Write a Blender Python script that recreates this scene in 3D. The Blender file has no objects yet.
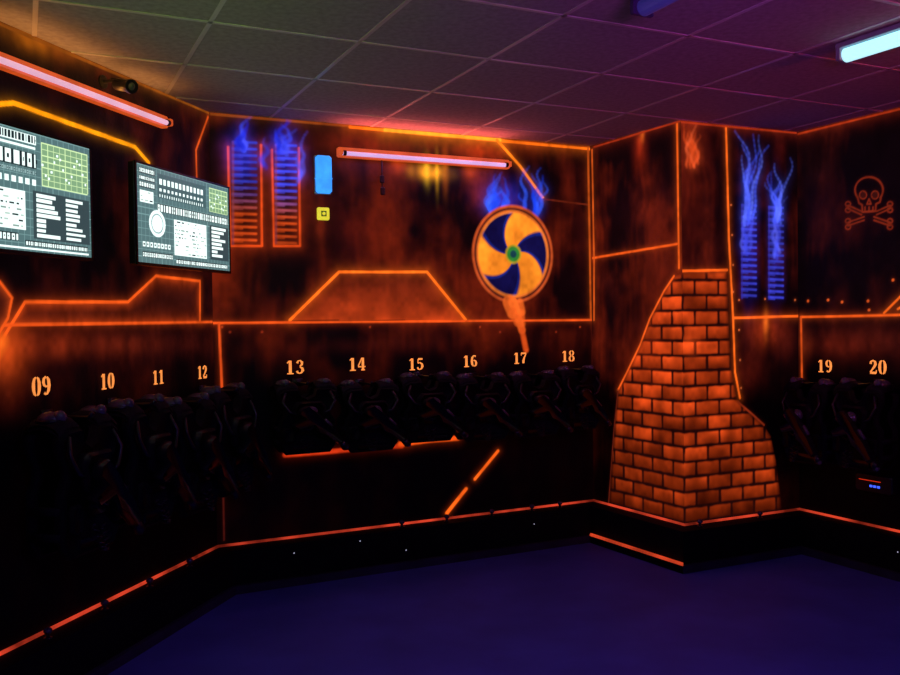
import bpy, math, random
import numpy as np
from mathutils import Vector, Matrix
random.seed(4); rng=np.random.default_rng(7)
scene=bpy.context.scene
scene.view_settings.view_transform='Standard'
H=2.6; CH=1.45
# ---------------------------------------------------------------- camera
F_PX=880.0; TH=0.0187; PHI=0.014
Fw=Vector((0,math.cos(TH),-math.sin(TH)))
U0=Vector((0,math.sin(TH),math.cos(TH))); R0=Vector((1,0,0))
Rv=R0*math.cos(PHI)-U0*math.sin(PHI); Uv=U0*math.cos(PHI)+R0*math.sin(PHI)
CAM=Vector((0,0,CH))
cd=bpy.data.cameras.new('camera'); cam=bpy.data.objects.new('camera',cd); scene.collection.objects.link(cam)
m=Matrix.Identity(4)
for i in range(3):
    m[i][0]=Rv[i]; m[i][1]=Uv[i]; m[i][2]=-Fw[i]; m[i][3]=CAM[i]
cam.matrix_world=m; cd.sensor_width=36; cd.lens=36*F_PX/900; cd.clip_start=0.05
scene.camera=cam
def ray(x,y): return Fw+Rv*((x-450)/F_PX)+Uv*((337.5-y)/F_PX)
def on_z(x,y,z):
    d=ray(x,y); t=(z-CH)/d.z; p=CAM+d*t; return Vector((p.x,p.y))
def lin(c):
    r=[]
    for v in c:
        v=v/255.0
        r.append(v/12.92 if v<=0.04045 else ((v+0.055)/1.055)**2.4)
    return np.array(r)
# ---------------------------------------------------------------- room plan
B=on_z(209,112,H); C=on_z(590,146,H); D=on_z(681,120,H); E=on_z(797,132,H)
A1=on_z(0,21,H); F1=on_z(900,107,H)
dl=(B-A1).normalized(); dr=(F1-E).normalized()
A=B-dl*((B.y+1.5)/dl.y)
Fp=E+dr*((E.y+1.5)/(-dr.y))
PL=[A,B,C,D,E,Fp]
class Wall:
    def __init__(s,a,b,off=0):
        s.d=(b-a).normalized(); s.n=Vector((s.d.y,-s.d.x)); s.a=a+s.n*off; s.L=(b-a).length
        s.ang=math.atan2(s.d.y,s.d.x)
    def pt(s,u,z,off=0):
        p=s.a+s.d*u+s.n*off; return Vector((p.x,p.y,z))
    def uz(s,x,y,off=0):
        d=ray(x,y); o=s.a+s.n*off
        t=((o.x-CAM.x)*s.n.x+(o.y-CAM.y)*s.n.y)/(d.x*s.n.x+d.y*s.n.y)
        p=CAM+d*t
        return ((p.x-o.x)*s.d.x+(p.y-o.y)*s.d.y, p.z)
    def mat(s,u,z,off=0):
        return Matrix.Translation(s.pt(u,z,off))@Matrix.Rotation(s.ang,4,'Z')
LSPLIT=2.3
WL=Wall(B-dl*LSPLIT,B); WB=Wall(B,C); WCL=Wall(C,D); WCR=Wall(D,E)
WR=Wall(E,E+dr*1.6)
WL2=Wall(A,B-dl*LSPLIT); WR2=Wall(E+dr*1.6,Fp)
# ---------------------------------------------------------------- materials
def pmat(name,col,rough=.5,emit=None,es=0,metal=0,noise=0,nscale=8,spec=.5):
    mt=bpy.data.materials.new(name); mt.use_nodes=True; nt=mt.node_tree; b=nt.nodes['Principled BSDF']
    c=tuple(col)+(1,)
    b.inputs['Base Color'].default_value=c; b.inputs['Roughness'].default_value=rough
    b.inputs['Metallic'].default_value=metal; b.inputs['Specular IOR Level'].default_value=spec
    if noise:
        n=nt.nodes.new('ShaderNodeTexNoise'); n.inputs['Scale'].default_value=nscale; n.inputs['Detail'].default_value=5
        tc=nt.nodes.new('ShaderNodeTexCoord'); nt.links.new(tc.outputs['Object'],n.inputs['Vector'])
        r=nt.nodes.new('ShaderNodeValToRGB')
        r.color_ramp.elements[0].position=.3; r.color_ramp.elements[1].position=.7
        r.color_ramp.elements[0].color=tuple(x*(1-noise) for x in col)+(1,)
        r.color_ramp.elements[1].color=tuple(min(1,x*(1+noise)) for x in col)+(1,)
        nt.links.new(n.outputs['Fac'],r.inputs['Fac'])
        nt.links.new(r.outputs['Color'],b.inputs['Base Color'])
        if emit is not None:
            mr=nt.nodes.new('ShaderNodeMapRange'); mr.inputs['From Min'].default_value=.35; mr.inputs['From Max'].default_value=.65
            mr.inputs['To Min'].default_value=es*(1-noise); mr.inputs['To Max'].default_value=es*(1+noise)
            nt.links.new(n.outputs['Fac'],mr.inputs['Value']); nt.links.new(mr.outputs['Result'],b.inputs['Emission Strength'])
    if emit is not None:
        b.inputs['Emission Color'].default_value=tuple(emit)+(1,)
        if not noise: b.inputs['Emission Strength'].default_value=es
    return mt
def paintmat(name,base=.35,es=1.0,rough=.6,bump=True,spec=.3):
    mt=bpy.data.materials.new(name); mt.use_nodes=True; nt=mt.node_tree; b=nt.nodes['Principled BSDF']
    a=nt.nodes.new('ShaderNodeAttribute'); a.attribute_name='paint'
    mx=nt.nodes.new('ShaderNodeMix'); mx.data_type='RGBA'; mx.inputs['Factor'].default_value=base
    mx.inputs[6].default_value=(.004,.003,.004,1)
    nt.links.new(a.outputs['Color'],mx.inputs[7]); nt.links.new(mx.outputs[2],b.inputs['Base Color'])
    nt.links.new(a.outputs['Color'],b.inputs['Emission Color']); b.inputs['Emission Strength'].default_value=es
    b.inputs['Roughness'].default_value=rough; b.inputs['Specular IOR Level'].default_value=spec
    if bump:
        n=nt.nodes.new('ShaderNodeTexNoise'); n.inputs['Scale'].default_value=60
        tc=nt.nodes.new('ShaderNodeTexCoord'); nt.links.new(tc.outputs['Object'],n.inputs['Vector'])
        bp=nt.nodes.new('ShaderNodeBump'); bp.inputs['Strength'].default_value=.15; bp.inputs['Distance'].default_value=.01
        nt.links.new(n.outputs['Fac'],bp.inputs['Height']); nt.links.new(bp.outputs['Normal'],b.inputs['Normal'])
    return mt
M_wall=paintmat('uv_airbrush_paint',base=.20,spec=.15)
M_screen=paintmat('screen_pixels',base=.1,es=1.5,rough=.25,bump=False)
M_black=pmat('matte_black_paint',(.005,.004,.006),.75,noise=.4,nscale=14,spec=.12)
M_plast=pmat('black_plastic',(.014,.013,.018),.33,noise=.3,nscale=30,spec=.6)
M_dome=pmat('grey_sensor_dome',(.10,.09,.12),.30,noise=.3,nscale=30,spec=.7)
M_fabric=pmat('black_nylon',(.010,.009,.013),.75,noise=.4,nscale=80,spec=.25)
M_gloss=pmat('smoked_lens',(.12,.12,.15),.12,noise=.1,nscale=20,spec=.8)
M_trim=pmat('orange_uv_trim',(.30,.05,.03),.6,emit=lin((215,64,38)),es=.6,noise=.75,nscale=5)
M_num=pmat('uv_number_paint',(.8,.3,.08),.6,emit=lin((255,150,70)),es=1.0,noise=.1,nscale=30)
M_led=pmat('blue_led',(.05,.1,.9),.3,emit=lin((60,90,255)),es=1.6,noise=.05,nscale=5)
M_redled=pmat('red_led',(.8,.05,.02),.3,emit=lin((230,50,20)),es=.7,noise=.05,nscale=5)
M_metal=pmat('dull_steel',(.06,.06,.07),.35,metal=.9,noise=.2,nscale=20)
# ---------------------------------------------------------------- canvas painting (airbrushed UV murals)
def vnoise(x,y,seed):
    r=np.random.default_rng(seed); T=r.random((64,64))
    xi=np.floor(x).astype(int); yi=np.floor(y).astype(int); fx=x-xi; fy=y-yi
    fx=fx*fx*(3-2*fx); fy=fy*fy*(3-2*fy)
    g=lambda a,b:T[a%64,b%64]
    return (g(xi,yi)*(1-fx)+g(xi+1,yi)*fx)*(1-fy)+(g(xi,yi+1)*(1-fx)+g(xi+1,yi+1)*fx)*fy
class Canvas:
    def __init__(s,wall,z0,z1,res,base=(0,0,0),u0=0,u1=None):
        s.w=wall; s.z0=z0; s.u0=u0; u1=wall.L if u1 is None else u1
        s.nu=int((u1-u0)/res)+1; s.nz=int((z1-z0)/res)+1
        s.us=np.linspace(u0,u1,s.nu); s.zs=np.linspace(z0,z1,s.nz)
        s.U,s.Z=np.meshgrid(s.us,s.zs); s.C=np.zeros((s.nz,s.nu,3))+lin(base)
    def P(s,pts): return [s.w.uz(*p) for p in pts]
    def sl(s,pts,mg):
        xs=[p[0] for p in pts]; zs=[p[1] for p in pts]
        i0=np.searchsorted(s.us,min(xs)-mg); i1=np.searchsorted(s.us,max(xs)+mg)
        j0=np.searchsorted(s.zs,min(zs)-mg); j1=np.searchsorted(s.zs,max(zs)+mg)
        return (slice(j0,j1),slice(i0,i1))
    def dist(s,pts,S):
        U=s.U[S];Z=s.Z[S]; d=np.full(U.shape,9.0)
        for a,b in zip(pts[:-1],pts[1:]):
            vx,vz=b[0]-a[0],b[1]-a[1]; l=vx*vx+vz*vz+1e-12
            t=np.clip(((U-a[0])*vx+(Z-a[1])*vz)/l,0,1)
            d=np.minimum(d,np.hypot(U-a[0]-t*vx,Z-a[1]-t*vz))
        return d
    def stroke(s,pts,w=.012,col=(240,100,20),soft=.004,alpha=1,glow=.02,gs=.25,gcol=None,m=False):
        if not m: pts=s.P(pts)
        S=s.sl(pts,w+soft+5*glow); d=s.dist(pts,S)
        if d.size==0: return
        k=(np.clip((w/2+soft-d)/soft,0,1)*alpha)[...,None]; c=lin(col)
        s.C[S]=s.C[S]*(1-k)+c*k
        if glow>0:
            g=lin(gcol) if gcol else c
            s.C[S]+=g*(.85*gs*np.exp(-d/glow)*(1-np.clip(d/(5*glow),0,1)))[...,None]
    def inside(s,pts,S=None):
        U=s.U;Z=s.Z; r=np.zeros(U.shape,bool); n=len(pts)
        for i in range(n):
            a=pts[i];b=pts[(i+1)%n]
            if a[1]==b[1]: continue
            c=((a[1]>Z)!=(b[1]>Z))&(U<(b[0]-a[0])*(Z-a[1])/(b[1]-a[1])+a[0]); r^=c
        return r
    def fill(s,pts,col,alpha=1,edge=0,ecol=None,m=False):
        if not m: pts=s.P(pts)
        r=s.inside(pts); k=(r*alpha).astype(float)[...,None]
        cc=np.zeros(s.C.shape)+lin(col)
        if edge>0:
            S=(slice(None),slice(None)); d=s.dist(pts+[pts[0]],S)
            e=np.exp(-d/edge)[...,None]; cc=cc*(1-e)+lin(ecol)*e
        s.C=s.C*(1-k)+cc*k
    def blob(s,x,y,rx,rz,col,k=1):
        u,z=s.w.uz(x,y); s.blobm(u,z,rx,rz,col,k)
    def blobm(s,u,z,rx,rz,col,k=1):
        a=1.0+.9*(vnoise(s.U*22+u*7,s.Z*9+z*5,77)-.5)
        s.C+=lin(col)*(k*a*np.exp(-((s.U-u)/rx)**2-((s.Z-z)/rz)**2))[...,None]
    def dot(s,x,y,r=.012,col=(230,90,30)):
        s.stroke([(x,y),(x+.1,y)],w=r,col=col,glow=.008,gs=.3)
    def streaks(s,seed,lo,hi,pw=2.0):
        wx=s.U+.05*vnoise(s.U*6,s.Z*5,seed+9)
        a=vnoise(wx*9+3,s.Z*2.6,seed); b=vnoise(wx*40,s.Z*6,seed+1); c=vnoise(s.U*3,s.Z*3,seed+2); d=vnoise(s.U*16,s.Z*14,seed+4)
        v=np.clip((a*.45+b*.13+c*.65+d*.2)-.54,0,1)**pw*1.7
        col=lin(lo)+(lin(hi)-lin(lo))*v[...,None]
        s.C+=col
    def texture(s,seed):
        t=.66+.5*vnoise(s.U*12,s.Z*10,seed)+.32*vnoise(s.U*42,s.Z*36,seed+1)-.06
        s.C*=t[...,None]
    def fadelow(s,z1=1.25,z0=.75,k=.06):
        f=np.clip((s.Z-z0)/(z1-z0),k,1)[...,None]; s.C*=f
    def mesh(s,name,mat,off=0):
        me=bpy.data.meshes.new(name); N=s.nu*s.nz
        a=s.w.a+s.w.n*off; 
        co=np.zeros((N,3)); u=s.U.ravel(); z=s.Z.ravel()
        co[:,0]=a.x+s.w.d.x*u; co[:,1]=a.y+s.w.d.y*u; co[:,2]=z
        me.vertices.add(N); me.vertices.foreach_set('co',co.ravel())
        j,i=np.meshgrid(np.arange(s.nz-1),np.arange(s.nu-1),indexing='ij')
        q=(j*s.nu+i).ravel(); f=np.stack([q,q+1,q+1+s.nu,q+s.nu],1).ravel()
        nf=len(q); me.loops.add(nf*4); me.loops.foreach_set('vertex_index',f.astype(np.int32))
        me.polygons.add(nf); me.polygons.foreach_set('loop_start',np.arange(0,nf*4,4,dtype=np.int32))
        me.polygons.foreach_set('loop_total',np.full(nf,4,dtype=np.int32))
        me.update(calc_edges=True)
        at=me.color_attributes.new('paint','FLOAT_COLOR','POINT')
        c=np.ones((N,4)); c[:,:3]=np.clip(s.C.reshape(-1,3),0,1.2); at.data.foreach_set('color',c.ravel())
        me.materials.append(mat); o=bpy.data.objects.new(name,me); scene.collection.objects.link(o); return o
rs=random.Random(12)
BL=(45,60,235)
def smoke(cv,x,y,h,amp,ph,col=BL,w=.02,al=.5):
    n=16; pts=[]; f=rs.uniform(4,7); dx=rs.uniform(-.12,.22)*h
    for i in range(n+1):
        t=i/n; pts.append((x+dx*t*t+amp*math.sin(ph+t*f)*(.25+1.1*t)+1.2*math.sin(ph*3+t*13),y-h*t))
    P=cv.P(pts)
    for i in range(n):
        t=i/n; k=(.35+.65*math.sin(math.pi*min(1,t*1.1+.1)))
        cv.stroke(P[i:i+2],w=w*(.9-.75*t)*k,col=col,soft=.012,alpha=al*(1-t*.75)*.55,glow=.022,gs=.09*(1-t)*al,m=True)
def plume(cv,x,y,h,spread,n,col,al=.7,w=.014):
    for i in range(n):
        smoke(cv,x+rs.uniform(-spread,spread),y+rs.uniform(-4,4),h*rs.uniform(.5,1.05),rs.uniform(2,5.5),rs.uniform(0,6.3),
              col=tuple(np.clip(np.array(col)+rs.uniform(-15,40),0,255)),w=w*rs.uniform(.5,1.3),al=al*rs.uniform(.5,1))
def vent(cv,x0,x1,y0,y1,step=6.5,mid=.55,dim=1):
    y=y0
    while y<y1:
        t=(y-y0)/(y1-y0)
        k=np.clip((t-mid)/.3+.5,0,1); c=np.array((66,72,238))*(1-k)+np.array((215,72,22))*k
        c=tuple(c*dim*(.85+.15*math.sin(y)))
        cv.stroke([(x0,y),(x1,y+.8)],w=.007,col=c,soft=.007,alpha=.9,glow=.012,gs=.15)
        cv.stroke([(x0,y+1.6),(x0+(x1-x0)*.4,y+2)],w=.006,col=c,soft=.006,alpha=.55,glow=0)
        y+=step
    cv.stroke([(x0,y0),(x0,y1)],w=.006,col=(50,40,150) if mid>.9 else (120,50,60),soft=.006,alpha=.6,glow=.01,gs=.1)
# ---- back wall
RES=.005
cb=Canvas(WB,0,H,RES)
cb.streaks(11,(9,2,3),(112,29,8),1.5)
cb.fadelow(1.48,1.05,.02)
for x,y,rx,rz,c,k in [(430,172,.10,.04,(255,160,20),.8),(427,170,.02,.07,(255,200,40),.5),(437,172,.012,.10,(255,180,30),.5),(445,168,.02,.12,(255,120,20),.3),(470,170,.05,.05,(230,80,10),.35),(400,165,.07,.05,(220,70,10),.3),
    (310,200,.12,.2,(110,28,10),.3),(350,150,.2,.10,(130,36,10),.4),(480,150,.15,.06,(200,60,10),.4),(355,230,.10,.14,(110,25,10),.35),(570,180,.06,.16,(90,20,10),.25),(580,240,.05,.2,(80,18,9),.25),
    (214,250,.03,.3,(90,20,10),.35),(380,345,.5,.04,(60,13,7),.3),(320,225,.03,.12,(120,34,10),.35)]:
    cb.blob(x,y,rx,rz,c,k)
cb.stroke([(211,114),(350,126)],w=.010,col=(120,52,14),glow=.03,gs=.35)
cb.stroke([(350,127),(590,149)],w=.013,col=(232,100,16),glow=.035,gs=.45)
cb.stroke([(385,130),(500,140)],w=.016,col=(255,165,40),glow=.04,gs=.35)
for (a,b,c0,c1) in [(228,262,137,246),(272,300,140,246)]:
    cb.stroke([(a,c0+10),(a+2,c1),(b,c1),(b-1,c0+8)],w=.009,col=(195,60,16),glow=.03,gs=.35)
vent(cb,233,256,142,244); vent(cb,276,296,145,243,mid=.6)
for x,y in [(240,150),(286,150)]:
    cb.blob(x,y+5,.07,.10,(60,50,230),.35)
plume(cb,243,150,34,6,5,(40,50,225),.85,.026); plume(cb,286,152,34,8,6,(40,50,225),.85,.026)
plume(cb,300,178,50,3,3,(50,50,200),.6,.02); plume(cb,262,165,40,3,3,(50,50,200),.6,.02)
cb.stroke([(497,140),(520,166),(543,198)],w=.014,col=(245,120,22),glow=.02,gs=.35)
cb.stroke([(543,199),(590,205)],w=.007,col=(95,28,12),glow=.01,gs=.1)
cb.stroke([(588,148),(591,320)],w=.010,col=(170,68,16),glow=.02,gs=.35)
cb.stroke([(591,320),(597,500)],w=.007,col=(70,17,9),glow=.012,gs=.2,alpha=.5)
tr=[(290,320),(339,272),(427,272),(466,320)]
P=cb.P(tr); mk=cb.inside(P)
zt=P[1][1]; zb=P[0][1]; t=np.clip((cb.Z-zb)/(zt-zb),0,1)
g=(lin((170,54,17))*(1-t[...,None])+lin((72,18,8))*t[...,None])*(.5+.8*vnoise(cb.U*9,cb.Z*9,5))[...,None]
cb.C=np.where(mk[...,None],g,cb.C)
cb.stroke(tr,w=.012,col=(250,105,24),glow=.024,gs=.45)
cb.stroke([(212,323),(592,320)],w=.009,col=(220,74,20),glow=.016,gs=.3)
for x in (230,262,500,556): cb.dot(x,332,.01,(120,34,14))
for x in (222,370,480,580): cb.dot(x,327,.008,(150,48,18))
cb.stroke([(219,324),(222,390)],w=.009,col=(205,68,20),glow=.016,gs=.3)
cb.stroke([(222,390),(224,540)],w=.006,col=(60,14,9),glow=.012,gs=.2)
cb.stroke([(285,455),(325,452),(378,447),(402,446)],w=.016,col=(190,46,14),soft=.01,glow=.02,gs=.2)
cb.stroke([(400,444),(430,440),(458,438)],w=.020,col=(240,80,18),soft=.01,glow=.02,gs=.3)
cb.stroke([(458,438),(500,434)],w=.010,col=(90,22,12),soft=.01,glow=.01,gs=.1)
cb.stroke([(447,513),(466,489)],w=.017,col=(240,90,20),soft=.006,glow=.015,gs=.3)
cb.stroke([(475,479),(498,451)],w=.013,col=(240,90,20),soft=.006,glow=.015,gs=.3)
# fan mural
uc,zc=cb.w.uz(513,254); ul,_=cb.w.uz(473,254); ur,_=cb.w.uz(552,254); _,zt=cb.w.uz(512,206); _,zb=cb.w.uz(512,302)
rx=(ur-ul)/2; rz=(zt-zb)/2; uc=(ur+ul)/2; zc=(zt+zb)/2
cb.blob(503,198,.13,.09,(25,50,225),.32)
plume(cb,497,212,40,9,9,(30,70,235),.9,.03); plume(cb,530,215,48,10,8,(30,70,235),.85,.026)
a_=(cb.U-uc)/rx; b_=(cb.Z-zc)/rz; r=np.hypot(a_,b_); th=np.arctan2(b_,a_)
def mixm(cv,mask,col):
    k=np.clip(mask,0,1)[...,None]; cv.C=cv.C*(1-k)+lin(col)*k
sm=lambda d,s=.05: np.clip(d/s+.5,0,1)
mixm(cb,sm(1.02-r),(200,80,34)); mixm(cb,sm(.965-r),(52,12,18)); mixm(cb,sm(.915-r),(230,110,40))
mixm(cb,sm(.87-r),(255,140,34))
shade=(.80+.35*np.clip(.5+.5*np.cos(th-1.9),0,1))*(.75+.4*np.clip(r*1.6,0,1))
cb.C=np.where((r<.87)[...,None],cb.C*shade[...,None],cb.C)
ph=(th+.95*r-math.radians(95+14))/(2*math.pi/3); fr=ph-np.floor(ph)
bw=.165+.13*np.clip(r,0,1)
bl=sm(bw-np.abs(fr-.5),.05)*sm(.86-r,.06)
k=bl[...,None]; bc=lin((12,12,64))*(1.25-r[...,None]*.5)+lin((30,60,190))*(np.clip(1-np.abs(np.abs(fr-.5)-bw+.04)/.04,0,1)*.3)[...,None]
cb.C=cb.C*(1-k)+bc*k
mixm(cb,sm(.20-r),(190,150,30)); mixm(cb,sm(.165-r),(46,125,45)); mixm(cb,sm(.08-r,.04),(20,60,70))
# rust drip under the fan
for pts,w0,al in [([(513,302),(517,314),(522,330),(526,350)],.050,.9),([(509,302),(513,312),(518,322)],.075,.8),([(520,302),(522,312),(523,324)],.035,.6)]:
    pp=cb.P(pts); n=len(pp)-1
    for i in range(n): cb.stroke(pp[i:i+2],w=w0*(1-.8*i/n),col=(245-15*i,104-14*i,34-6*i),soft=.014,alpha=al*(1-.2*i/n),glow=.014,gs=.12,m=True)
cb.texture(3); cb.mesh('wall_back',M_wall)
# ---- left wall
cl=Canvas(WL,0,H,RES)
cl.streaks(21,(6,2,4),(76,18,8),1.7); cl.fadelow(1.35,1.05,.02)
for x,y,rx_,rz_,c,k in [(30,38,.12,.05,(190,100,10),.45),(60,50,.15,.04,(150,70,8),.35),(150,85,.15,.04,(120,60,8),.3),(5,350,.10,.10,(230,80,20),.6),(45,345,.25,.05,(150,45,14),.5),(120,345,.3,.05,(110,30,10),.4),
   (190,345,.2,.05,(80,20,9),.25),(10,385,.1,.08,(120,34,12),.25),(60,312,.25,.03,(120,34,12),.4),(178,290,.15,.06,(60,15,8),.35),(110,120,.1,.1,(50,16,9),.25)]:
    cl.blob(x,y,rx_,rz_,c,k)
cl.stroke([(-40,6),(0,24),(209,113)],w=.010,col=(120,60,12),glow=.03,gs=.35)
cl.stroke([(-60,120),(0,104),(14,103),(135,147),(149,163)],w=.015,col=(255,150,10),glow=.018,gs=.35)
cl.stroke([(208,117),(196,150),(197,185)],w=.009,col=(200,70,18),glow=.02,gs=.3)
poly=[(-30,400),(2,340),(25,302),(128,302),(156,276),(200,281),(200,322)]
cl.fill([(2,340),(25,302),(128,302),(156,276),(200,281),(200,322),(6,324)],(42,11,8),.75,edge=.03,ecol=(150,46,14))
cl.stroke(poly,w=.010,col=(220,78,20),glow=.02,gs=.35)
cl.stroke([(4,325),(212,322)],w=.009,col=(215,74,20),glow=.018,gs=.3)
cl.fill([(-30,270),(0,282),(12,298),(8,318),(-4,338),(-40,345)],(50,14,10),.8,edge=.02,ecol=(170,60,20))
cl.stroke([(-30,270),(0,282),(12,298),(8,318),(-4,338)],w=.008,col=(215,76,20),glow=.015,gs=.3)
cl.stroke([(-10,360),(2,342)],w=.03,col=(240,100,25),soft=.03,alpha=.7,glow=.03,gs=.2)
cl.texture(5); cl.mesh('wall_left',M_wall)
# ---- column faces
def bricks(cv,P,s0,seed):
    mk=cv.inside(P); S=(slice(None),slice(None)); de=cv.dist(P+[P[0]],S)
    bh=.089; bw=.178
    s=cv.U+s0+8*bw; row=np.floor((cv.Z+.02)/bh); fz=(cv.Z+.02)-row*bh
    s=s+np.where(row%2==0,bw/2,0); col=np.floor(s/bw); fs=s-col*bw
    wob=.006*(vnoise(cv.U*25,cv.Z*25,seed)-.5)
    ex=np.minimum(fs,bw-fs); ez=np.minimum(fz,bh-fz); rc=.016
    qx=np.clip(rc-ex,0,None); qz=np.clip(rc-ez,0,None)
    e=np.where((ex<rc)&(ez<rc),rc-np.hypot(qx,qz),np.minimum(ex,ez))+wob
    rnd=np.modf(np.abs(np.sin(row*12.9898+col*78.233)*43758.5453))[0]
    k=np.clip((e-.004)/.010,0,1)
    top=np.clip(fz/bh,0,1)
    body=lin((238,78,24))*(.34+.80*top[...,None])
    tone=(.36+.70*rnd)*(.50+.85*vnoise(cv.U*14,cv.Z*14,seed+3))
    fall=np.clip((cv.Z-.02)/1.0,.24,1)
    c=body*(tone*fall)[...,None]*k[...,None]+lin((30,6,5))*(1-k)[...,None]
    edge=np.clip(de/.03,0,1)[...,None]
    cv.C=np.where(mk[...,None],c*edge+cv.C*(1-edge),cv.C)
c1=Canvas(WCL,0,H,RES)
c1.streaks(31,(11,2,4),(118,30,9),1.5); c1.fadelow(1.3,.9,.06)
for x,y,a,b,c,k in [(640,150,.05,.12,(180,44,14),.4),(642,135,.02,.04,(240,110,30),.4),(650,220,.2,.2,(80,18,9),.25),(665,270,.12,.1,(90,22,9),.35),(610,285,.1,.1,(70,16,8),.25),(640,140,.03,.03,(200,60,20),.3)]: c1.blob(x,y,a,b,c,k)
L1=WCL.L
bl1=[(681,271),(674,276),(664,291),(650,318),(640,345),(628,370),(618,390),(614,430),(611,470),(608,512),(606,530),(640,545),(690,560)]
P=c1.P(bl1); P=[(min(p[0],L1+.05),p[1]) for p in P]
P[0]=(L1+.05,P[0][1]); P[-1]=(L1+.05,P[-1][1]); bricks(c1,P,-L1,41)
c1.blob(650,355,.10,.2,(200,60,20),.10)
c1.stroke(bl1[1:7],w=.009,col=(220,80,22),glow=.016,gs=.3)
c1.stroke(bl1[6:10],w=.006,col=(80,22,10),glow=.01,gs=.2)
c1.stroke([(593,258),(677,244)],w=.010,col=(220,78,20),glow=.016,gs=.35)
c1.stroke([(677,124),(679,268)],w=.010,col=(225,85,20),glow=.02,gs=.35)
c1.stroke([(592,150),(594,258),(594,320)],w=.010,col=(190,74,20),glow=.02,gs=.3)
c1.stroke([(594,147),(680,121)],w=.008,col=(140,38,14),glow=.03,gs=.4)
c1.texture(7); c1.mesh('wall_column_left',M_wall)
c2=Canvas(WCR,0,H,RES)
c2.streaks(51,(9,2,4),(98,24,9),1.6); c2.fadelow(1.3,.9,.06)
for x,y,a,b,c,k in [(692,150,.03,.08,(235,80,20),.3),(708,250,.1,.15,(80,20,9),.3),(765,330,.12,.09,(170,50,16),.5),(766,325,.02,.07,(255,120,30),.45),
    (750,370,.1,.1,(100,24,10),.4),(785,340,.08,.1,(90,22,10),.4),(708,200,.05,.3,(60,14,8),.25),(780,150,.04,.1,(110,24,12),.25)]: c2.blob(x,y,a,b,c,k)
plume(c2,692,165,42,5,9,(215,66,18),.6,.010)
bl2=[(680,271),(727,270),(729,320),(732,372),(737,398),(752,414),(764,425),(771,436),(776,460),(780,490),(784,530),(690,560)]
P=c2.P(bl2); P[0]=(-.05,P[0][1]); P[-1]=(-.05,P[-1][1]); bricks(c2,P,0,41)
c2.blob(690,345,.06,.05,(255,90,30),.30)
c2.stroke([(682,271),(727,270)],w=.011,col=(240,90,22),glow=.016,gs=.3)
c2.stroke([(726,127),(729,240),(733,316),(735,372),(740,398)],w=.010,col=(228,92,22),glow=.018,gs=.35)
c2.stroke([(738,402),(752,414),(764,425)],w=.008,col=(120,36,14),glow=.01,gs=.2)
c2.stroke([(734,318),(799,316)],w=.011,col=(235,90,22),glow=.02,gs=.35)
for x,y in [(731,205),(732,235),(733,265),(733,292),(739,300),(765,299),(795,300),(739,330),(740,360),(741,388)]: c2.dot(x,y,.008,(190,84,40))
c2.blob(749,235,.05,.28,(30,36,190),.28); c2.blob(776,240,.04,.25,(30,36,190),.25)
vent(c2,742,756,205,298,step=6,mid=1.3,dim=.9); vent(c2,769,783,207,298,step=6,mid=1.3,dim=.9)
plume(c2,749,222,88,4,9,(60,80,240),.95,.017); plume(c2,776,222,62,5,8,(60,80,240),.9,.016); plume(c2,748,250,60,5,4,(60,70,225),.6,.02); plume(c2,776,255,60,5,4,(60,70,225),.6,.02)
c2.stroke([(681,122),(796,133)],w=.008,col=(140,38,14),glow=.03,gs=.45)
c2.texture(9); c2.mesh('wall_column_right',M_wall)
# ---- right wall
c3=Canvas(WR,0,H,RES)
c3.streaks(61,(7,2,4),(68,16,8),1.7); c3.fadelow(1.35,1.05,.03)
for x,y,a,b,c,k in [(840,345,.2,.07,(110,28,12),.4),(885,340,.2,.07,(80,20,9),.35),(820,160,.1,.2,(50,12,7),.25),(805,345,.05,.08,(150,50,18),.25)]: c3.blob(x,y,a,b,c,k)
c3.stroke([(801,317),(1000,313)],w=.010,col=(215,78,20),glow=.018,gs=.35)
c3.stroke([(801,317),(802,388)],w=.010,col=(190,66,18),glow=.016,gs=.3)
c3.stroke([(798,134),(900,109),(1000,82)],w=.008,col=(150,42,14),glow=.03,gs=.45)
c3.stroke([(884,313),(905,292),(940,288)],w=.009,col=(220,86,20),glow=.02,gs=.3)
c3.stroke([(898,309),(915,299),(940,297)],w=.009,col=(220,86,20),glow=.02,gs=.3)
for x,y in [(808,301),(828,300),(842,302),(868,301),(869,310),(893,280)]: c3.dot(x,y,.012,(205,78,28))
SK=(112,32,14)
def ell(cx,cy,rx,ry,a0=0,a1=360,n=20): return [(cx+rx*math.cos(math.radians(a0+(a1-a0)*i/n)),cy-ry*math.sin(math.radians(a0+(a1-a0)*i/n))) for i in range(n+1)]
def sk(p,w=.006): c3.stroke(p,w=w,col=SK,soft=.005,glow=.010,gs=.15)
sk(ell(869,190,14,13,-35,215)); sk([(857.5,197),(859,203),(862,205),(862.5,212),(875.5,211),(876,204),(880,202),(881,197)])
for cx in (863,875): sk(ell(cx,195,3.4,3.8,n=12),.004); c3.fill(ell(cx,195,3.2,3.6,n=12),(60,16,10),.8)
sk([(869,199),(867,204),(871,204),(869,199)],.004)
for x in (865,869,873): sk([(x,207),(x,211)],.003)
for s_ in (1,-1):
    x0,x1=(848,890) if s_==1 else (890,848)
    for dy in (-1.7,1.7): 
        sk([(x0,207+dy),(x0+(x1-x0)*.32,213+dy)],.004); sk([(x0+(x1-x0)*.62,218.5+dy),(x1,224+dy)],.004)
    for xx,yy in ((x0,204),(x0,210),(x1,221),(x1,227)): sk(ell(xx,yy,2.6,2.4,n=8),.004)
c3.texture(13); c3.mesh('wall_right',M_wall)
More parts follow.
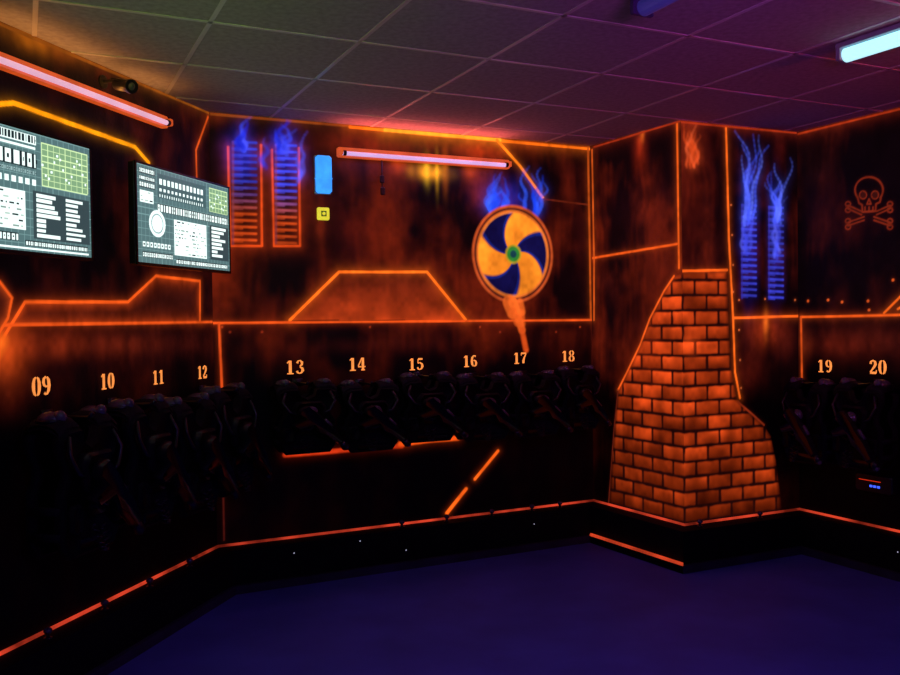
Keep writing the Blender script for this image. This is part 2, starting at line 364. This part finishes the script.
for w_,nm,sd in ((WL2,'wall_left_front',71),(WR2,'wall_right_front',81)):
    c=Canvas(w_,0,H,.012); c.streaks(sd,(8,2,4),(66,15,8),1.8); c.fadelow(1.35,1.05,.03)
    c.stroke([(0,CH),(w_.L,CH)],w=.012,col=(200,70,20),glow=.02,gs=.3,m=True); c.mesh(nm,M_wall)
wr=Wall(Fp,A); c=Canvas(wr,0,H,.03); c.streaks(91,(8,2,4),(60,14,8),1.8); c.mesh('wall_rear',M_wall)
# ---------------------------------------------------------------- mesh builder
class MB:
    def __init__(s): s.v=[];s.f=[];s.m=[];s.mats=[]
    def mi(s,mat):
        if mat not in s.mats: s.mats.append(mat)
        return s.mats.index(mat)
    def add(s,vs,fs,mat,M=None):
        o=len(s.v); 
        s.v+=[tuple(M@Vector(v)) if M is not None else tuple(v) for v in vs]
        k=s.mi(mat)
        for f in fs: s.f.append([i+o for i in f]); s.m.append(k)
    def box(s,x0,x1,y0,y1,z0,z1,mat,M=None,c=0):
        if c<=0:
            vs=[(x,y,z) for x in (x0,x1) for y in (y0,y1) for z in (z0,z1)]
            s.add(vs,[(0,1,3,2),(4,6,7,5),(0,4,5,1),(2,3,7,6),(0,2,6,4),(1,5,7,3)],mat,M)
        else:
            s.prism([(x0+c,z0),(x1-c,z0),(x1,z0+c),(x1,z1-c),(x1-c,z1),(x0+c,z1),(x0,z1-c),(x0,z0+c)],y0,y1,mat,M,c*.8)
    def prism(s,pts,y0,y1,mat,M=None,ch=0):
        n=len(pts); cx=sum(p[0] for p in pts)/n; cz=sum(p[1] for p in pts)/n
        def ins(k): 
            out=[]
            for p in pts:
                dx,dz=cx-p[0],cz-p[1]; l=math.hypot(dx,dz)+1e-9; q=min(k,l*.9); out.append((p[0]+dx/l*q,p[1]+dz/l*q))
            return out
        if ch>0: rings=[(ins(ch),y0),(pts,y0+ch),(pts,y1-ch),(ins(ch),y1)]
        else: rings=[(pts,y0),(pts,y1)]
        vs=[(p[0],y,p[1]) for r_,y in rings for p in r_]; fs=[]
        for k in range(len(rings)-1):
            for i in range(n):
                a=k*n+i;b=k*n+(i+1)%n; fs.append((a,b,b+n,a+n))
        fs.append(tuple(range(n))); fs.append(tuple(reversed(range((len(rings)-1)*n,len(rings)*n))))
        s.add(vs,fs,mat,M)
    def tube(s,pts,r,mat,M=None,n=10,cap=True):
        vs=[];fs=[]; pts=[Vector(p) for p in pts]; up=None
        for i,p in enumerate(pts):
            t=(pts[min(i+1,len(pts)-1)]-pts[max(i-1,0)]).normalized()
            if up is None: up=Vector((0,0,1)) if abs(t.z)<.9 else Vector((0,1,0))
            a=t.cross(up).normalized(); b=a.cross(t).normalized(); up=b
            rr=r[i] if isinstance(r,(list,tuple)) else r
            for k in range(n):
                th=2*math.pi*k/n; vs.append(tuple(p+a*(rr*math.cos(th))+b*(rr*math.sin(th))))
        for i in range(len(pts)-1):
            for k in range(n):
                a=i*n+k;b=i*n+(k+1)%n; fs.append((a,b,b+n,a+n))
        if cap: fs.append(tuple(reversed(range(n)))); fs.append(tuple(range((len(pts)-1)*n,len(pts)*n)))
        s.add(vs,fs,mat,M)
    def ball(s,c,r,mat,M=None,nu=14,nv=8,sc=(1,1,1)):
        vs=[];fs=[]
        for j in range(nv+1):
            ph=math.pi*j/nv
            for i in range(nu):
                th=2*math.pi*i/nu
                vs.append((c[0]+r*sc[0]*math.sin(ph)*math.cos(th),c[1]+r*sc[1]*math.sin(ph)*math.sin(th),c[2]+r*sc[2]*math.cos(ph)))
        for j in range(nv):
            for i in range(nu):
                a=j*nu+i;b=j*nu+(i+1)%nu; fs.append((a,b,b+nu,a+nu))
        s.add(vs,fs,mat,M)
    def build(s,name,smooth=False):
        me=bpy.data.meshes.new(name); me.from_pydata(s.v,[],s.f)
        for mt in s.mats: me.materials.append(mt)
        me.polygons.foreach_set('material_index',s.m)
        if smooth: me.polygons.foreach_set('use_smooth',[True]*len(s.f))
        me.update(); return me
def obj(name,me,M=None):
    o=bpy.data.objects.new(name,me); scene.collection.objects.link(o)
    if M is not None: o.matrix_world=M
    return o
# ---------------------------------------------------------------- floor, ceiling
def polyplane(name,z,mat,flip=False):
    pts=[(p.x,p.y,z) for p in PL]
    me=bpy.data.meshes.new(name); f=list(range(len(pts))); 
    if flip: f=f[::-1]
    me.from_pydata(pts,[],[f]); me.materials.append(mat); return obj(name,me)
M_floor=pmat('blue_vinyl_floor',(.09,.11,.50),.6,noise=.15,nscale=3,spec=.25)
polyplane('floor',0,M_floor,True)
M_tile=pmat('ceiling_tile',(.40,.36,.35),.9,noise=.15,nscale=40,spec=.1)
polyplane('ceiling',H,M_tile)
M_tbar=pmat('ceiling_grid_metal',(.6,.56,.54),.35,noise=.05,nscale=10)
gb=MB(); gd=WB.d; gn=WB.n; org=C+gn*.25-gd*.35
def clipseg(o,d):
    ts=[]; n=len(PL)
    for i in range(n):
        a=PL[i];b=PL[(i+1)%n]; e=b-a; den=d.x*e.y-d.y*e.x
        if abs(den)<1e-9: continue
        w=a-o; t=(w.x*e.y-w.y*e.x)/den; q=(w.x*d.y-w.y*d.x)/den
        if 0<=q<=1: ts.append(t)
    ts.sort(); return [(ts[i],ts[i+1]) for i in range(0,len(ts)-1,2)]
for dd,nn,rngk in ((gd,gn,range(-3,14)),(gn,gd,range(-10,12))):
    for k in rngk:
        o=org+nn*(.6*k)
        for t0,t1 in clipseg(o,dd):
            a=o+dd*(t0+.005); b=o+dd*(t1-.005); s_=nn*.009
            vs=[]
            for q in (a-s_,a+s_,b+s_,b-s_):
                vs.append((q.x,q.y,H-.003)); vs.append((q.x,q.y,H))
            gb.add(vs,[(0,6,4,2),(0,2,3,1),(2,4,5,3),(4,6,7,5),(6,0,1,7)],M_tbar)
obj('ceiling_grid_trim',gb.build('ceiling_grid_trim'))
# ---------------------------------------------------------------- plinth & trims
def offs(p):
    out=[]; ns=[Vector(((PL[i+1]-PL[i]).normalized().y,-(PL[i+1]-PL[i]).normalized().x)) for i in range(5)]
    for i in range(6):
        if i==0: o=PL[0]+ns[0]*p
        elif i==5: o=PL[5]+ns[4]*p
        else:
            a,b=ns[i-1],ns[i]; o=PL[i]+(a+b)*(p/(1+a.dot(b)))
        out.append(o)
    return out
def band(name,i,p0,p1,z0,z1,mat):
    a=offs(p0); b=offs(p1); q=[a[i],a[i+1],b[i+1],b[i]]
    vs=[(p.x,p.y,z0) for p in q]+[(p.x,p.y,z1) for p in q]
    mb=MB(); mb.add(vs,[(3,2,1,0),(4,5,6,7),(0,1,5,4),(1,2,6,5),(2,3,7,6),(3,0,4,7)],mat); return obj(name,mb.build(name))
sides=['left','back','column_left','column_right','right']
ZT=.232
M_edge=pmat('worn_plinth_edge',(.03,.02,.05),.5,noise=.5,nscale=6)
for i,sd in enumerate(sides):
    band('baseboard_'+sd,i,.001,.12,.0,ZT,M_black)
    band('trim_%d'%(i+1),i,.001,.012,ZT,ZT+.012,M_trim)
    band('baseboard_curb_'+sd,i,.1201,.145,.0,.045,M_edge if i!=2 else M_black)
band('trim_6',2,.118,.147,.0455,.056,pmat('orange_curb_paint',(.5,.1,.03),.6,emit=lin((225,70,36)),es=.7,noise=.4,nscale=5))
for w_,lst in ((WB,[(402,528),(447,523),(492,516),(532,509),(560,506)]),(WL,[(48,628),(105,607),(150,588),(190,570)]),(WCR,[(700,521),(760,514)]),):
    for x,y in lst:
        u,z=w_.uz(x,y+8,.06); mb=MB()
        mb.tube([(0,0,0),(0,0,.02)],.008,M_plast); mb.ball((0,0,.03),.017,M_dome,sc=(1,1,.8))
        mb.tube([(0,0,0),(0,0,.004)],.016,M_plast,n=14)
        obj('ledge_knob',mb.build('ledge_knob',True),w_.mat(u,ZT,.06))
M_screw=pmat('white_screw_cap',(.8,.8,.85),.4,emit=(.6,.6,.8),es=.5,noise=.05,nscale=5)
for w_,lst in ((WB,[(294,553),(406,550),(534,524),(360,541)]),(WR,[(898,552)])):
    for x,y in lst:
        u,z=w_.uz(x,y,.12); mb=MB(); mb.ball((0,0,0),.004,M_screw,sc=(1,.6,1),nu=8,nv=5)
        obj('screw_cap',mb.build('screw_cap',True),w_.mat(u,min(z,ZT-.01),.122))
# ---------------------------------------------------------------- numbers
G={'1':[[(.33,.04,.2),(.33,.96,.2)],[(.10,.78,.07),(.28,.93,.10)],[(.10,.04,.08),(.56,.04,.08)]],
'2':[[(.12,.70,.18),(.15,.86,.14),(.31,.95,.08),(.47,.85,.17),(.5,.68,.2),(.4,.5,.16),(.22,.28,.1),(.1,.14,.1)],[(.08,.08,.16),(.55,.08,.16)],[(.55,.05,.06),(.57,.28,.05)]],
'3':[[(.12,.76,.17),(.18,.91,.1),(.33,.96,.07),(.47,.82,.18),(.46,.66,.15),(.3,.54,.07)],[(.3,.5,.07),(.48,.4,.16),(.52,.25,.2),(.42,.09,.12),(.28,.04,.08),(.14,.1,.13),(.1,.22,.16)]],
'4':[[(.42,.04,.18),(.42,.96,.18)],[(.34,.95,.07),(.05,.34,.09)],[(.03,.29,.09),(.29,.29,.09)],[(.53,.29,.09),(.62,.29,.09)],[(.27,.04,.07),(.58,.04,.07)]],
'5':[[(.14,.9,.15),(.53,.9,.13)],[(.14,.88,.07),(.12,.55,.07)],[(.12,.55,.07),(.3,.61,.09),(.48,.48,.16),(.52,.3,.2),(.42,.1,.12),(.26,.04,.08),(.12,.12,.14),(.1,.24,.14)]],
'6':[[(.48,.86,.14),(.4,.94,.09),(.28,.93,.1),(.16,.76,.17),(.12,.5,.2),(.15,.22,.18),(.27,.05,.08)],[(.35,.04,.08),(.5,.15,.15),(.53,.32,.18),(.48,.47,.14),(.34,.56,.08),(.25,.52,.06)]],
'7':[[(.07,.9,.15),(.57,.9,.13)],[(.07,.92,.06),(.07,.7,.05)],[(.54,.84,.08),(.38,.55,.13),(.28,.25,.2),(.28,.04,.2)]]}
def flip(d): return [[(.64-x,1-y,w) for x,y,w in st] for st in d]
G['9']=flip(G['6'])
half=[[(.28,.96,.07),(.16,.88,.12),(.13,.76,.15),(.17,.63,.13),(.27,.54,.07)],[(.27,.50,.07),(.13,.4,.14),(.10,.26,.18),(.14,.12,.15),(.28,.03,.07)]]
G['8']=half+[[(.64-x,y,w) for x,y,w in st] for st in half]
h0=[[(.28,.97,.06),(.18,.88,.14),(.12,.68,.19),(.11,.5,.21),(.12,.32,.19),(.18,.12,.14),(.28,.03,.06)]]
G['0']=h0+[[(.64-x,y,w) for x,y,w in st] for st in h0]
def number(txt,w_,x,y,h=.075):
    u,z=w_.uz(x,y); mb=MB(); adv=.72; tw=adv*len(txt)-.08
    for ci,ch in enumerate(txt):
        x0=-tw/2+ci*adv
        for st in G[ch]:
            n=len(st); vs=[];fs=[]
            for i,(px_,pz_,wd) in enumerate(st):
                a=st[max(i-1,0)];b=st[min(i+1,n-1)]; tx,tz=b[0]-a[0],b[1]-a[1]; l=math.hypot(tx,tz); nx,nz=-tz/l,tx/l
                for sg in (-1,1): vs.append(((x0+px_+nx*wd/2*sg)*h,-.002,(pz_-.5+nz*wd/2*sg)*h))
            for i in range(n-1): a=2*i; fs.append((a,a+1,a+3,a+2))
            k=len(vs); vs+=[(v[0],0,v[2]) for v in vs]; 
            for i in range(n-1): a=2*i; fs+= [(a,a+2,a+2+k,a+k),(a+1,a+3,a+3+k,a+1+k)]
            mb.add(vs,fs,M_num)
    obj('stencil_number',mb.build('stencil_number'),w_.mat(u,z,.001))
NUMS=[('09',WL,41,386,.078),('10',WL,107,381,.072),('11',WL,158,377,.070),('12',WL,202,372,.070),
('13',WB,295,367,.080),('14',WB,357,364,.078),('15',WB,416,364,.074),('16',WB,470,361,.074),('17',WB,520,358,.074),('18',WB,568,356,.074),('19',WR,825,366,.078),('20',WR,878,367,.082)]
for n_ in NUMS: number(*n_)
# ---------------------------------------------------------------- laser tag vest
def vest():
    b=MB()
    b.tube([(0,0,.03),(0,-.20,.03),(0,-.22,.05)],.009,M_metal); b.box(-.03,.03,-.012,0,-.0,.06,M_metal)
    out=[(-.06,.0),(-.045,-.05),(0,-.075),(.045,-.05),(.06,.0),(.14,-.005),(.175,-.03),(.17,-.08),(.135,-.15),(.135,-.2),(.165,-.25),(.165,-.44),(.13,-.50),(-.13,-.50),(-.165,-.44),(-.165,-.25),(-.135,-.2),(-.135,-.15),(-.17,-.08),(-.175,-.03),(-.14,-.005)]
    b.prism(out,-.215,-.160,M_fabric,None,.014); b.prism(out,-.085,-.03,M_fabric,None,.014)
    for s in (-1,1):
        prof=[]
        for i in range(9):
            t=math.pi*i/8; prof.append((-.12-.085*math.cos(t),-.01+.045*math.sin(t)))
        vs=[];fs=[]
        for (yy,zz) in prof:
            for xx,dz in ((.055,0),(.075,.015),(.14,.015),(.178,-.015)): vs.append((s*xx,yy,zz+dz))
        for i in range(8):
            for k in range(3): a=i*4+k; fs.append((a,a+1,a+5,a+4))
        b.add(vs,fs,M_fabric)
        b.add([(v[0],v[1],v[2]-.018) for v in vs],fs,M_fabric)
        b.ball((s*.12,-.125,.035),.045,M_dome,sc=(1,1.2,.7)); b.ball((s*.12,-.165,.045),.026,M_gloss)
        b.tube([(s*.12,-.125,.025),(s*.12,-.125,.036)],.056,M_plast,n=18)
        b.tube([(s*.13,-.21,-.03),(s*.155,-.235,-.10),(s*.12,-.245,-.17),(s*.06,-.245,-.2)],.009,M_plast)
        for zz in (-.31,-.41): b.box(min(s*.150,s*.172),max(s*.150,s*.172),-.19,-.05,zz-.015,zz+.015,M_fabric)
        b.box(min(s*.09,s*.155),max(s*.09,s*.155),-.245,-.21,-.40,-.29,M_fabric,c=.012)
    b.prism([(-.07,-.10),(.07,-.10),(.095,-.14),(.08,-.24),(.045,-.27),(-.045,-.27),(-.08,-.24),(-.095,-.14)],-.26,-.2,M_plast,None,.014)
    b.tube([(0,-.255,-.175),(0,-.278,-.175)],[.045,.038],M_dome,n=18); b.ball((0,-.272,-.175),.03,M_gloss,sc=(1,.6,1))
    b.box(-.06,.06,-.232,-.2,-.35,-.30,M_plast,c=.008); b.box(-.10,.10,-.225,-.2,-.47,-.43,M_plast,c=.006)
    R=Matrix.Translation((.03,-.285,-.27))@Matrix.Rotation(math.radians(52),4,'Y')
    g=[(-.16,.0),(-.15,.045),(-.06,.055),(.0,.05),(.10,.05),(.20,.035),(.20,.0),(.10,-.012),(.06,-.03),(.0,-.02),(-.02,-.02),(-.055,-.11),(-.095,-.11),(-.08,-.02),(-.14,-.03)]
    b.prism(g,-.028,.022,M_plast,R,.007)
    b.tube([(.2,0,.018),(.25,0,.018)],[.019,.024],M_plast,R,n=14); b.ball((.25,0,.018),.018,M_gloss,R)
    b.tube([(.0,-.0,.055),(.07,0,.055)],.012,M_dome,R)
    b.tube([(-.01,0,-.02),(.005,0,-.055),(-.03,0,-.07)],.005,M_plast,R,n=6)
    co=[]
    for i in range(90):
        t=i/89; an=t*2*math.pi*11
        co.append((-.05+.05*t+.012*math.cos(an),-.25+.012*math.sin(an)-.03*math.sin(t*math.pi),-.38-.10*math.sin(t*math.pi)))
    b.tube(co,.004,M_plast,n=5)
    return b.build('laser_tag_vest',True)
VM=vest()
for i,(t_,w_,x,y,h) in enumerate(NUMS):
    u,z=w_.uz(x,y); sc={id(WL):(1,1,1),id(WB):(.96,.9,.72),id(WR):(.9,.9,.9)}[id(w_)]; zz={id(WL):1.06,id(WB):1.09,id(WR):1.03}[id(w_)]
    du=.01 if t_ not in('18','12') else -.025
    if t_ in ('18',): sc=(.80,.88,.72)
    o=obj('laser_tag_vest',VM,w_.mat(u+du,zz+.015*math.sin(i*2.3),.008)@Matrix.Rotation(.04*math.sin(i*1.7),4,'Z')@Matrix.Diagonal((*sc,1)))
u,z=WR.uz(872,484,.06); mb=MB(); mb.box(-.12,.12,-.05,0,-.05,.05,M_plast,c=.01)
mb.box(-.09,.05,-.053,-.049,.014,.018,M_redled)
for i in range(3): mb.box(-.02+i*.024,-.004+i*.024,-.053,-.049,-.020,-.008,M_led)
obj('charger_display',mb.build('charger_display'),WR.mat(u,z,.002))
# ---------------------------------------------------------------- TVs
M_tv=pmat('tv_bezel',(.01,.01,.012),.3,noise=.1,nscale=10)
OFF=.16
ua,za=WL.uz(134,160,OFF); ub,zb1=WL.uz(228.5,187,OFF); _,zc1=WL.uz(136,263,OFF); _,zd1=WL.uz(229,275,OFF)
tw=ub-ua; ztop=(za+zb1)/2; zbot=(zc1+zd1)/2
ub1,zt1=WL.uz(90,147,OFF); _,zb_=WL.uz(91,261,OFF)
def rect(c,s0,t0,s1,t1,col):
    i0=int(s0*c.nu); i1=max(i0+1,int(s1*c.nu)); j1=int((1-t0)*c.nz); j0=min(j1-1,int((1-t1)*c.nz))
    c.C[max(j0,0):j1,max(i0,0):i1]=lin(col)
def hud(c,kind):
    W=(224,244,240); K=(22,36,40); g=(130,158,158); Gr=(190,216,160); r=random.Random(kind)
    rect(c,0,0,1,1,(72,100,102))
    for i in range(26): rect(c,i/26,0,i/26+.003,1,(104,138,138))
    for j in range(14): rect(c,0,j/14,1,j/14+.006,(104,138,138))
    def textrow(s0,s1,t,h,cw=.012,col=W,bg=None):
        if bg: rect(c,s0-.005,t-.008,s1+.005,t+h+.008,bg)
        s=s0
        while s<s1:
            w=cw*r.choice([.5,.8,1,1.2]); 
            rect(c,s,t,min(s+w,s1),t+h,col); 
            if r.random()<.6: rect(c,s+w*.3,t+h*.35,s+w*.7,t+h*.65,K)
            s+=w+cw*.45
    def grid(s0,s1,t0,t1,ns,nt,col=Gr,bg=(112,146,110)):
        rect(c,s0,t0,s1,t1,bg)
        for i in range(ns+1): x=s0+(s1-s0)*i/ns; rect(c,x,t0,x+.004,t1,col)
        for j in range(nt+1): y=t0+(t1-t0)*j/nt; rect(c,s0,y,s1,y+.008,col)
        for i in range(ns*2): 
            x=s0+(s1-s0)*i/(ns*2); y=t0+(t1-t0)*(.5+.3*math.sin(i*.9)); rect(c,x,y,x+.012,y+.02,W)
    def table(s0,s1,t0,t1,n,col=W,ink=K):
        rect(c,s0,t0,s1,t1,col)
        for j in range(n):
            y=t0+(t1-t0)*(j+.3)/n; s=s0+.01
            while s<s1-.02:
                w=r.uniform(.008,.04); 
                if r.random()<.6: rect(c,s,y,min(s+w,s1-.01),y+(t1-t0)/n*.35,r.choice([(120,140,132),K,(160,180,170)]))
                s+=w+.012
    if kind==1:
        textrow(.03,.62,.03,.06,.014,K,W); rect(c,.03,.12,.62,.14,W)
        textrow(.03,.62,.18,.11,.035,W,K); textrow(.03,.62,.32,.03,.01,g)
        for i in range(14): rect(c,.05+i*.042,.39,.075+i*.042,.44,W)
        grid(.66,.98,.06,.42,8,7); 
        table(.03,.55,.5,.82,7); rect(c,.15,.58,.30,.72,K); rect(c,.17,.60,.28,.70,W)
        rect(c,.60,.48,.99,.88,(46,62,66))
        for j in range(9): 
            rect(c,.62,.5+j*.042,.62+r.uniform(.05,.16),.53+j*.042,W); rect(c,.82,.5+j*.042,.82+r.uniform(.05,.14),.525+j*.042,W)
        textrow(.03,.5,.86,.05,.02,W,K); textrow(.55,.97,.91,.03,.01,W,K); rect(c,.02,.96,.98,.975,W)
    else:
        textrow(.03,.17,.04,.04,.012,W,K); textrow(.03,.17,.12,.03,.01,W,K); textrow(.03,.17,.18,.04,.014,W,K); table(.03,.16,.26,.38,3)
        rect(c,.2,.05,.72,.3,(58,84,86)); 
        for i in range(12): rect(c,.22+i*.04,.10,.245+i*.04,.16,W); rect(c,.22+i*.04,.2,.24+i*.04,.23,W)
        for i in range(20): rect(c,.22+i*.024,.26,.228+i*.024,.29,W)
        grid(.76,.98,.05,.32,6,5)
        textrow(.2,.98,.37,.07,.022,W,K)
        S,T=np.meshgrid(np.linspace(0,1,c.nu),np.linspace(1,0,c.nz)); d=np.hypot((S-.19)*1.75,T-.58)
        c.C[d<.14]=lin(W); c.C[(d<.105)&(d>.09)]=lin(g)
        table(.36,.72,.5,.88,9); 
        rect(c,.42,.56,.68,.60,W); rect(c,.76,.48,.99,.88,(46,62,66))
        for j in range(8): rect(c,.78,.5+j*.045,.78+r.uniform(.06,.18),.53+j*.045,W)
        for i in range(8): rect(c,.05+i*.035,.78,.075+i*.035,.83,W); rect(c,.057+i*.035,.795,.068+i*.035,.815,K)
        textrow(.05,.34,.89,.04,.012,W,K); textrow(.38,.97,.93,.035,.014,W,K)
for kind,(u1,zt_,zb__) in ((1,(ub1,zt1,zb_)),(2,(ub,ztop,zbot))):
    u0=u1-tw; hh=(zt_-zb__)/2; zc_=(zt_+zb__)/2
    em=bpy.data.objects.new('scoreboard_tv',None); scene.collection.objects.link(em); em.matrix_world=WL.mat((u0+u1)/2,zc_,OFF)
    mb=MB(); mb.box(-tw/2,tw/2,0,.035,-hh,hh,M_tv,c=.006)
    bz=.010
    for (a,b,c_,d) in ((-tw/2,tw/2,hh-bz,hh),(-tw/2,tw/2,-hh,-hh+bz*1.3),(-tw/2,-tw/2+bz,-hh,hh),(tw/2-bz,tw/2,-hh,hh)): mb.box(a,b,-.006,.002,c_,d,M_tv)
    mb.box(-tw*.3,tw*.3,.035,.06,-hh*.6,hh*.5,M_tv,c=.01)
    body=obj('tv_body',mb.build('tv_body')); body.parent=em
    mb=MB(); mb.box(-.1,.1,.145,.158,-.12,.12,M_metal); mb.tube([(0,.15,0),(.05,.11,0),(0,.055,0)],.014,M_metal); mb.box(-.08,.08,.058,.066,-.1,.1,M_metal)
    br=obj('tv_bracket',mb.build('tv_bracket')); br.parent=em
    fw=Wall(WL.pt(u0+bz,0,OFF+.003).xy,WL.pt(u1-bz,0,OFF+.003).xy)
    cv=Canvas(fw,zc_-hh+bz*1.3,zc_+hh-bz,.0022); hud(cv,kind)
    scr=cv.mesh('tv_screen',M_screen); bpy.context.view_layer.update(); scr.parent=em; scr.matrix_parent_inverse=em.matrix_world.inverted()
# ---------------------------------------------------------------- fluorescent UV battens
M_house=pmat('glowing_batten_housing',(.3,.12,.1),.5,emit=lin((235,88,30)),es=.65,noise=.15,nscale=12)  # orange glow put into the housing material; only the tube is a lamp
M_tube=pmat('uv_tube',(.8,.5,.9),.3,emit=lin((204,170,224)),es=1.0,noise=.08,nscale=6)
M_tube1=pmat('uv_tube_pink',(.9,.5,.5),.3,emit=lin((222,168,198)),es=1.0,noise=.08,nscale=6)
def batten(w_,xa,ya,xb,yb,off,L=None,tm=None,r=.012):
    ua_,za_=w_.uz(xa,ya,off); ub_,zb_2=w_.uz(xb,yb,off)
    zc_=(za_+zb_2)/2
    if L is None: L=ub_-ua_
    ua_=ub_-L; mb=MB()
    mb.box(-L/2,L/2,-.035,0,-.024,.031,M_house,c=.006)
    mb.box(-L/2+.02,L/2-.02,-.038,-.034,-.010,.010,M_house)
    for s in (-1,1):
        x=s*(L/2-.012); mb.box(x-.012,x+.012,-.062,-.028,-.016,.018,M_house,c=.004)
        mb.tube([(x-s*.012,-.050,-.004),(x-s*.03,-.050,-.004)],.0155,M_metal,n=12)
    mb.tube([(-L/2+.022,-.050,-.006),(L/2-.022,-.050,-.006)],r,tm,n=14)
    o=obj('uv_batten_light',mb.build('uv_batten_light',False),w_.mat((ua_+ub_)/2,zc_,.001)); return (ua_+ub_)/2,zc_,L
b2=batten(WB,339,154,511,162.5,.05,tm=M_tube)
b1=batten(WL,60,85,171,120,.05,L=1.25,tm=M_tube1)
M_house2=pmat('white_batten_housing',(.3,.35,.4),.5,noise=.05,nscale=12)
M_cy=pmat('cool_tube',(.6,.9,1),.3,emit=lin((165,228,240)),es=1.3,noise=.04,nscale=6)
M_dim=pmat('dim_blue_diffuser',(.1,.12,.4),.4,emit=lin((30,32,90)),es=.6,noise=.1,nscale=6)
M_blackh=pmat('dark_batten_housing',(.05,.05,.12),.5,noise=.1,nscale=10)
def ceil_batten(name,p,d,L,tm,hm,wd=.045):
    ang=math.atan2(d.y,d.x); mb=MB()
    mb.box(0,L,-wd,wd,-.02,0,hm,c=.004)
    mb.box(0,.02,-wd*.9,wd*.9,-.07,0,hm,c=.003); mb.box(L-.02,L,-wd*.9,wd*.9,-.07,0,hm,c=.003)
    mb.tube([(.02,0,-.045),(L-.02,0,-.045)],.030,tm,n=16)
    obj(name,mb.build(name),Matrix.Translation((p.x,p.y,H-.004))@Matrix.Rotation(ang,4,'Z'))
ceil_batten('ceiling_batten_light',on_z(842,45,H),dr,1.3,M_cy,M_house2)
ceil_batten('ceiling_batten_light',on_z(640,-4,H),WB.n,1.2,M_dim,M_blackh,.05)
M_blue=pmat('blue_lamp_diffuser',(.1,.3,.9),.3,emit=lin((50,155,255)),es=1.15,noise=.15,nscale=15)
u0,z1=WB.uz(316,154,.05); u1,z0=WB.uz(333,194,.05); w2=(u1-u0)/2; h2=(z1-z0)/2; mb=MB()
mb.box(-w2,w2,-.015,0,-h2,h2,M_house2,c=.004); mb.box(-w2*.95,w2*.95,-.05,-.015,-h2*.97,h2*.97,M_blue,c=.012)
mb.box(-w2,w2,-.052,-.012,-h2*.22,-h2*.2,M_blue)
obj('emergency_light',mb.build('emergency_light'),WB.mat((u0+u1)/2,(z0+z1)/2,.001))
M_yel=pmat('yellow_call_point',(.8,.75,.05),.5,emit=lin((235,225,60)),es=.8,noise=.05,nscale=20)
M_grn=pmat('green_label',(.1,.2,.05),.5,emit=lin((70,80,20)),es=.6,noise=.1,nscale=20)
u0,z1=WB.uz(318,207,.03); u1,z0=WB.uz(330,220,.03); w2=(u1-u0)/2; h2=(z1-z0)/2; mb=MB()
mb.box(-w2,w2,-.025,0,-h2,h2,M_yel,c=.006); mb.box(-w2*.45,w2*.45,-.028,-.022,-h2*.45,h2*.45,M_grn); mb.ball((0,-.028,0),.010,M_yel,nu=8,nv=5)
obj('call_point',mb.build('call_point'),WB.mat((u0+u1)/2,(z0+z1)/2,.001))
u,z=WB.uz(382,178,.01); mb=MB()
for k in range(2): mb.box(-.012+k*.003,.012+k*.003,-.02,0,-.03-k*.07,.015-k*.07,M_plast,c=.004)
mb.tube([(0,-.01,.12),(0,-.01,-.1)],.004,M_plast,n=6)
obj('cable_switch',mb.build('cable_switch'),WB.mat(u,z,.001))
u,z=WL.uz(122,80,.10); mb=MB()
mb.tube([(0,0,.0),(0,-.008,.0)],.03,M_plast,n=16); mb.tube([(0,0,0),(0,-.06,.0),(0,-.09,-.01)],.008,M_plast)
mb.tube([(.02,-.06,-.01),(-.015,-.15,-.035)],[.026,.026],M_plast,n=16); mb.tube([(-.012,-.145,-.034),(-.018,-.16,-.038)],[.031,.031],M_plast,n=16)
mb.ball((-.017,-.156,-.037),.018,M_gloss); mb.box(-.03,.03,-.16,-.06,.012,.018,M_plast,Matrix.Rotation(.2,4,'X'))
obj('security_camera',mb.build('security_camera'),WL.mat(u,z,.001))
# ---------------------------------------------------------------- lights
def area(name,loc,target,sx,sy,col,e,spread=180):
    l=bpy.data.lights.new(name,'AREA'); l.shape='RECTANGLE'; l.size=sx; l.size_y=sy; l.color=col; l.energy=e; l.spread=math.radians(spread)
    o=bpy.data.objects.new(name,l); scene.collection.objects.link(o); o.location=loc
    o.rotation_euler=(Vector(target)-Vector(loc)).to_track_quat('-Z','Y').to_euler(); return o
area('violet_room_fill',(.7,1.4,2.5),(.6,2.6,0),1.4,.8,(.26,.15,1),10.5,130)  # added unseen overhead fill, gives the floor its violet wash
area('violet_ceiling_fill',(.9,1.0,1.95),(1.0,3.9,2.6),.8,.2,(.50,.05,.62),5.0,75)  # added out of frame without a fixture, tints the ceiling purple
area('green_ceiling_fill',(-.5,.9,2.0),(-.85,3.3,2.6),.3,.2,(.30,.62,.05),3.2,65)  # fixtureless light put in to tint the left ceiling green
area('red_ceiling_fill',(2.6,2.2,2.2),(1.9,4.8,2.6),.4,.2,(1,.05,.08),3.2,90)  # unseen red light added to wash the ceiling at the right
def wl(name,w_,u,z,off,L,col,e,tz=-1):
    p=w_.pt(u,z,off); o=area(name,p,p+Vector((w_.n.x*.3,w_.n.y*.3,tz)),L,.03,col,e)
    o.rotation_euler=(Matrix.Rotation(w_.ang,3,'Z')@Matrix.Rotation(math.pi if tz>0 else 0,3,'X')).to_euler()
wl('batten_glow',WB,b2[0],b2[1]+.03,.06,b2[2]*.95,(1,.12,.10),2.4,1)
wl('batten_glow',WL,b1[0],b1[1]+.03,.06,b1[2]*.95,(.9,.36,.05),.8,1)
wl('batten_glow',WB,b2[0],b2[1]-.03,.06,b2[2]*.95,(.6,.2,.9),.8,-1)
w=bpy.data.worlds.new('world'); w.use_nodes=True; scene.world=w
w.node_tree.nodes['Background'].inputs[0].default_value=(.02,.01,.04,1); w.node_tree.nodes['Background'].inputs[1].default_value=.3
